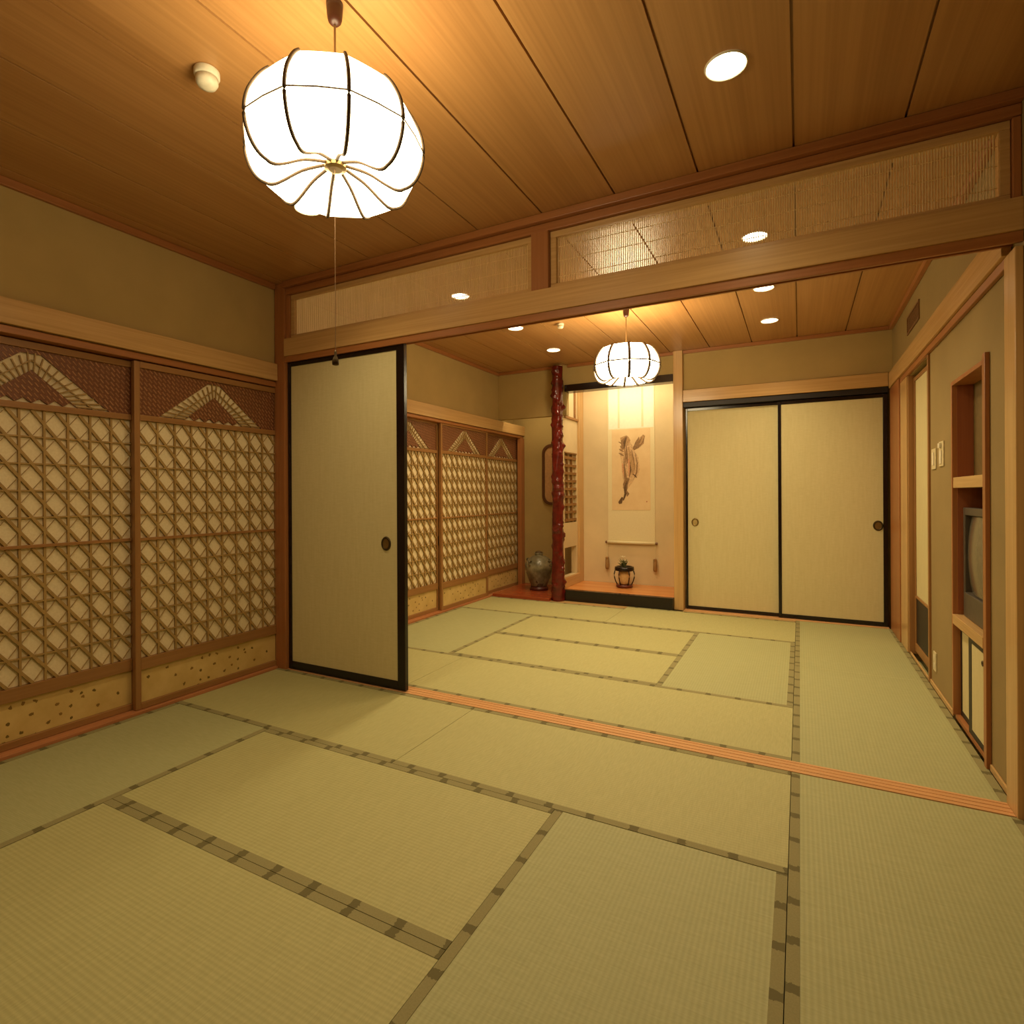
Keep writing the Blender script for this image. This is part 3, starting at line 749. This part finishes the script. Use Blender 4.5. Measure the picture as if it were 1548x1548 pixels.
for (a, b, x) in ((3.615, 3.912, .775), (3.336, 3.655, .756)):
    sb = .05 if x < .76 else .026
    d = obj('cupboard_door', MB().box(x+.002, x+.014, a+.026, b-sb-.0002, .055, .490), FUS, t)
    obj('door_frame', MB().box(x, x+.016, a, a+.0258, .026, .512).box(x, x+.016, b-sb, b, .026, .512).box(x, x+.016, a+.026, b-sb, .026, .0548).box(x, x+.016, a+.026, b-sb, .4902, .512), LACQM, d)
    obj('finger_pull', MB().ring((x, a+.07 if x > .76 else b-.25, .44), .011, .011, (0, 1, 0), (0, 0, 1), .003, 16, 6), BRASSD, d)
obj('plinth', MB().box(.752, .80, 3.333, 3.914, .005, .0245), WR['Y'], t)

t = thing('television', 'grey tube television with bulging screen on the niche shelf', 'television', (.98, 3.62, .579))
z0, z1, ya, yb = .580, 1.165, 3.375, 3.895
obj('body', MB().prism([(.835, ya+.015, z0+.012), (.835, yb-.015, z0+.012), (.835, yb-.015, z1-.01), (.835, ya+.015, z1-.01)], (.12, 0, 0)).prism([(.9555, ya+.06, z0+.03), (.9555, yb-.06, z0+.03), (.9555, yb-.06, z1-.05), (.9555, ya+.06, z1-.05)], (.19, 0, 0)), TVD, t, bevel=.01)
fr = MB(); fr.box(.785, .834, ya, ya+.035, z0, z1).box(.785, .834, yb-.035, yb, z0, z1).box(.785, .834, ya+.035, yb-.035, z1-.04, z1)
obj('bezel', fr, TVG, t, bevel=.004)
obj('control_panel', MB().box(.780, .834, ya+.036, yb-.036, z0, z0+.13), TVG, t, bevel=.004)
ct = [c for c in t.children if c.name.startswith('control_panel')][0]
obj('power_button', MB().lathe([(.012, 0), (.012, .008), (.008, .01)], (0, 0, 0), 16), TVD, ct).matrix_local = Matrix.Translation(Vector((.7795, 3.74, z0+.07))-wloc(ct)) @ Matrix.Rotation(-PI/2, 4, 'Y')
# bulging screen
m = MB(); ny, nz = 18, 18; g = []
for i in range(ny+1):
    row = []
    for k in range(nz+1):
        u, v = 2*i/ny-1, 2*k/nz-1
        row.append(m.b.verts.new((.815-.040*(1-.55*u*u-.45*v*v)*1.0, (ya+yb)/2+u*.222, (z0+.132+z1-.042)/2+v*.204)))
    g.append(row)
for i in range(ny):
    for k in range(nz): m.b.faces.new((g[i][k], g[i+1][k], g[i+1][k+1], g[i][k+1]))
obj('screen', m, plain('tv_glass', L(104, 96, 80), .18), t, smooth=True)

# ------------------------------------------------------------------ wall plates
def plate(name, label, cat, y, z, w, h, part):
    t = thing(name, label, cat, (XR-.004, y, z))
    obj('plate', MB().box(XR-.007, XR-.0005, y-w/2, y+w/2, z-h/2, z+h/2), PLATE, t, bevel=.002)
    part(t)
    return t
plate('light_switch', 'upright cream switch plate nearer the niche with a raised knob', 'light switch', 4.225, 1.48, .12, .15,
      lambda t: (obj('rocker', MB().box(XR-.012, XR-.0075, 4.20, 4.25, 1.42, 1.50), WHITE, t, bevel=.001), obj('knob', MB().box(XR-.02, XR-.0075, 4.205, 4.245, 1.515, 1.545), WHITE, t, bevel=.003)))
plate('light_switch', 'plain cream switch plate nearer the narrow sliding door', 'light switch', 4.44, 1.46, .12, .13,
      lambda t: obj('rocker', MB().box(XR-.012, XR-.0075, 4.415, 4.465, 1.42, 1.50), WHITE, t, bevel=.001))
plate('wall_outlet', 'cream outlet plate low on the right wall', 'wall outlet', 4.44, .175, .075, .12,
      lambda t: obj('socket', MB().box(XR-.009, XR-.0073, 4.42, 4.46, .185, .215).box(XR-.009, XR-.0073, 4.42, 4.46, .135, .165), WHITE, t))
t = thing('vent_grille', 'brown louvred vent high on the right wall of the far room', 'vent', (XR-.005, 5.16, 2.55))
obj('frame', MB().box(XR-.008, XR-.0005, 4.91, 5.41, 2.605, 2.62).box(XR-.008, XR-.0005, 4.91, 5.41, 2.48, 2.495).box(XR-.008, XR-.0005, 4.91, 4.925, 2.4955, 2.6045).box(XR-.008, XR-.0005, 5.395, 5.41, 2.4955, 2.6045), GRILLE, t)
for k in range(7): obj('louvre', MB().box(XR-.006, XR-.001, 4.926, 5.394, 2.499+k*.015, 2.507+k*.015), GRILLE, t)

# ------------------------------------------------------------------ lights
l = bpy.data.lights.new('alcove_lamp', 'AREA'); l.shape = 'RECTANGLE'; l.size = 1.0; l.size_y = .10; l.energy = 8.5; l.color = (1, .84, .56)
o = bpy.data.objects.new('alcove_lamp', l); COL.objects.link(o); o.location = (-1.83, 6.44, 2.68); o.rotation_euler = (math.radians(28), 0, 0)

l = bpy.data.lights.new('side_alcove_fill', 'AREA'); l.shape = 'RECTANGLE'; l.size = .5; l.size_y = .08; l.energy = 2.6; l.color = WARM  # added fill without a fixture, brightens the dark side alcove
o = bpy.data.objects.new('side_alcove_fill', l); COL.objects.link(o); o.location = (-2.95, 6.42, 2.46); o.rotation_euler = (math.radians(25), 0, 0)
w = bpy.data.worlds.new('World'); S.world = w; w.use_nodes = True
w.node_tree.nodes['Background'].inputs[0].default_value = (.9, .7, .45, 1); w.node_tree.nodes['Background'].inputs[1].default_value = .0

# ------------------------------------------------------------------ camera
cam = bpy.data.cameras.new('camera'); co = bpy.data.objects.new('camera', cam); COL.objects.link(co)
yaw, roll = .492, .0051
f = Vector((-math.sin(yaw), math.cos(yaw), 0)); r = Vector((math.cos(yaw), math.sin(yaw), 0)); d = f.cross(r)
r2 = math.cos(roll)*r+math.sin(roll)*d; d2 = -math.sin(roll)*r+math.cos(roll)*d
M = Matrix((r2, -d2, -f)).transposed().to_4x4(); M.translation = (0, 0, 1.25)
co.matrix_world = M
cam.sensor_width = 36; cam.sensor_fit = 'HORIZONTAL'; cam.lens = 847.48/1548*36
cam.shift_x = (774-755)/1548; cam.shift_y = (747.25-774)/1548; cam.clip_start = .02
S.camera = co
vs = S.view_settings; S.display_settings.display_device = 'sRGB'
vs.view_transform = 'Standard'; vs.look = 'None'; vs.gamma = 1; vs.use_curve_mapping = False; vs.exposure = .15
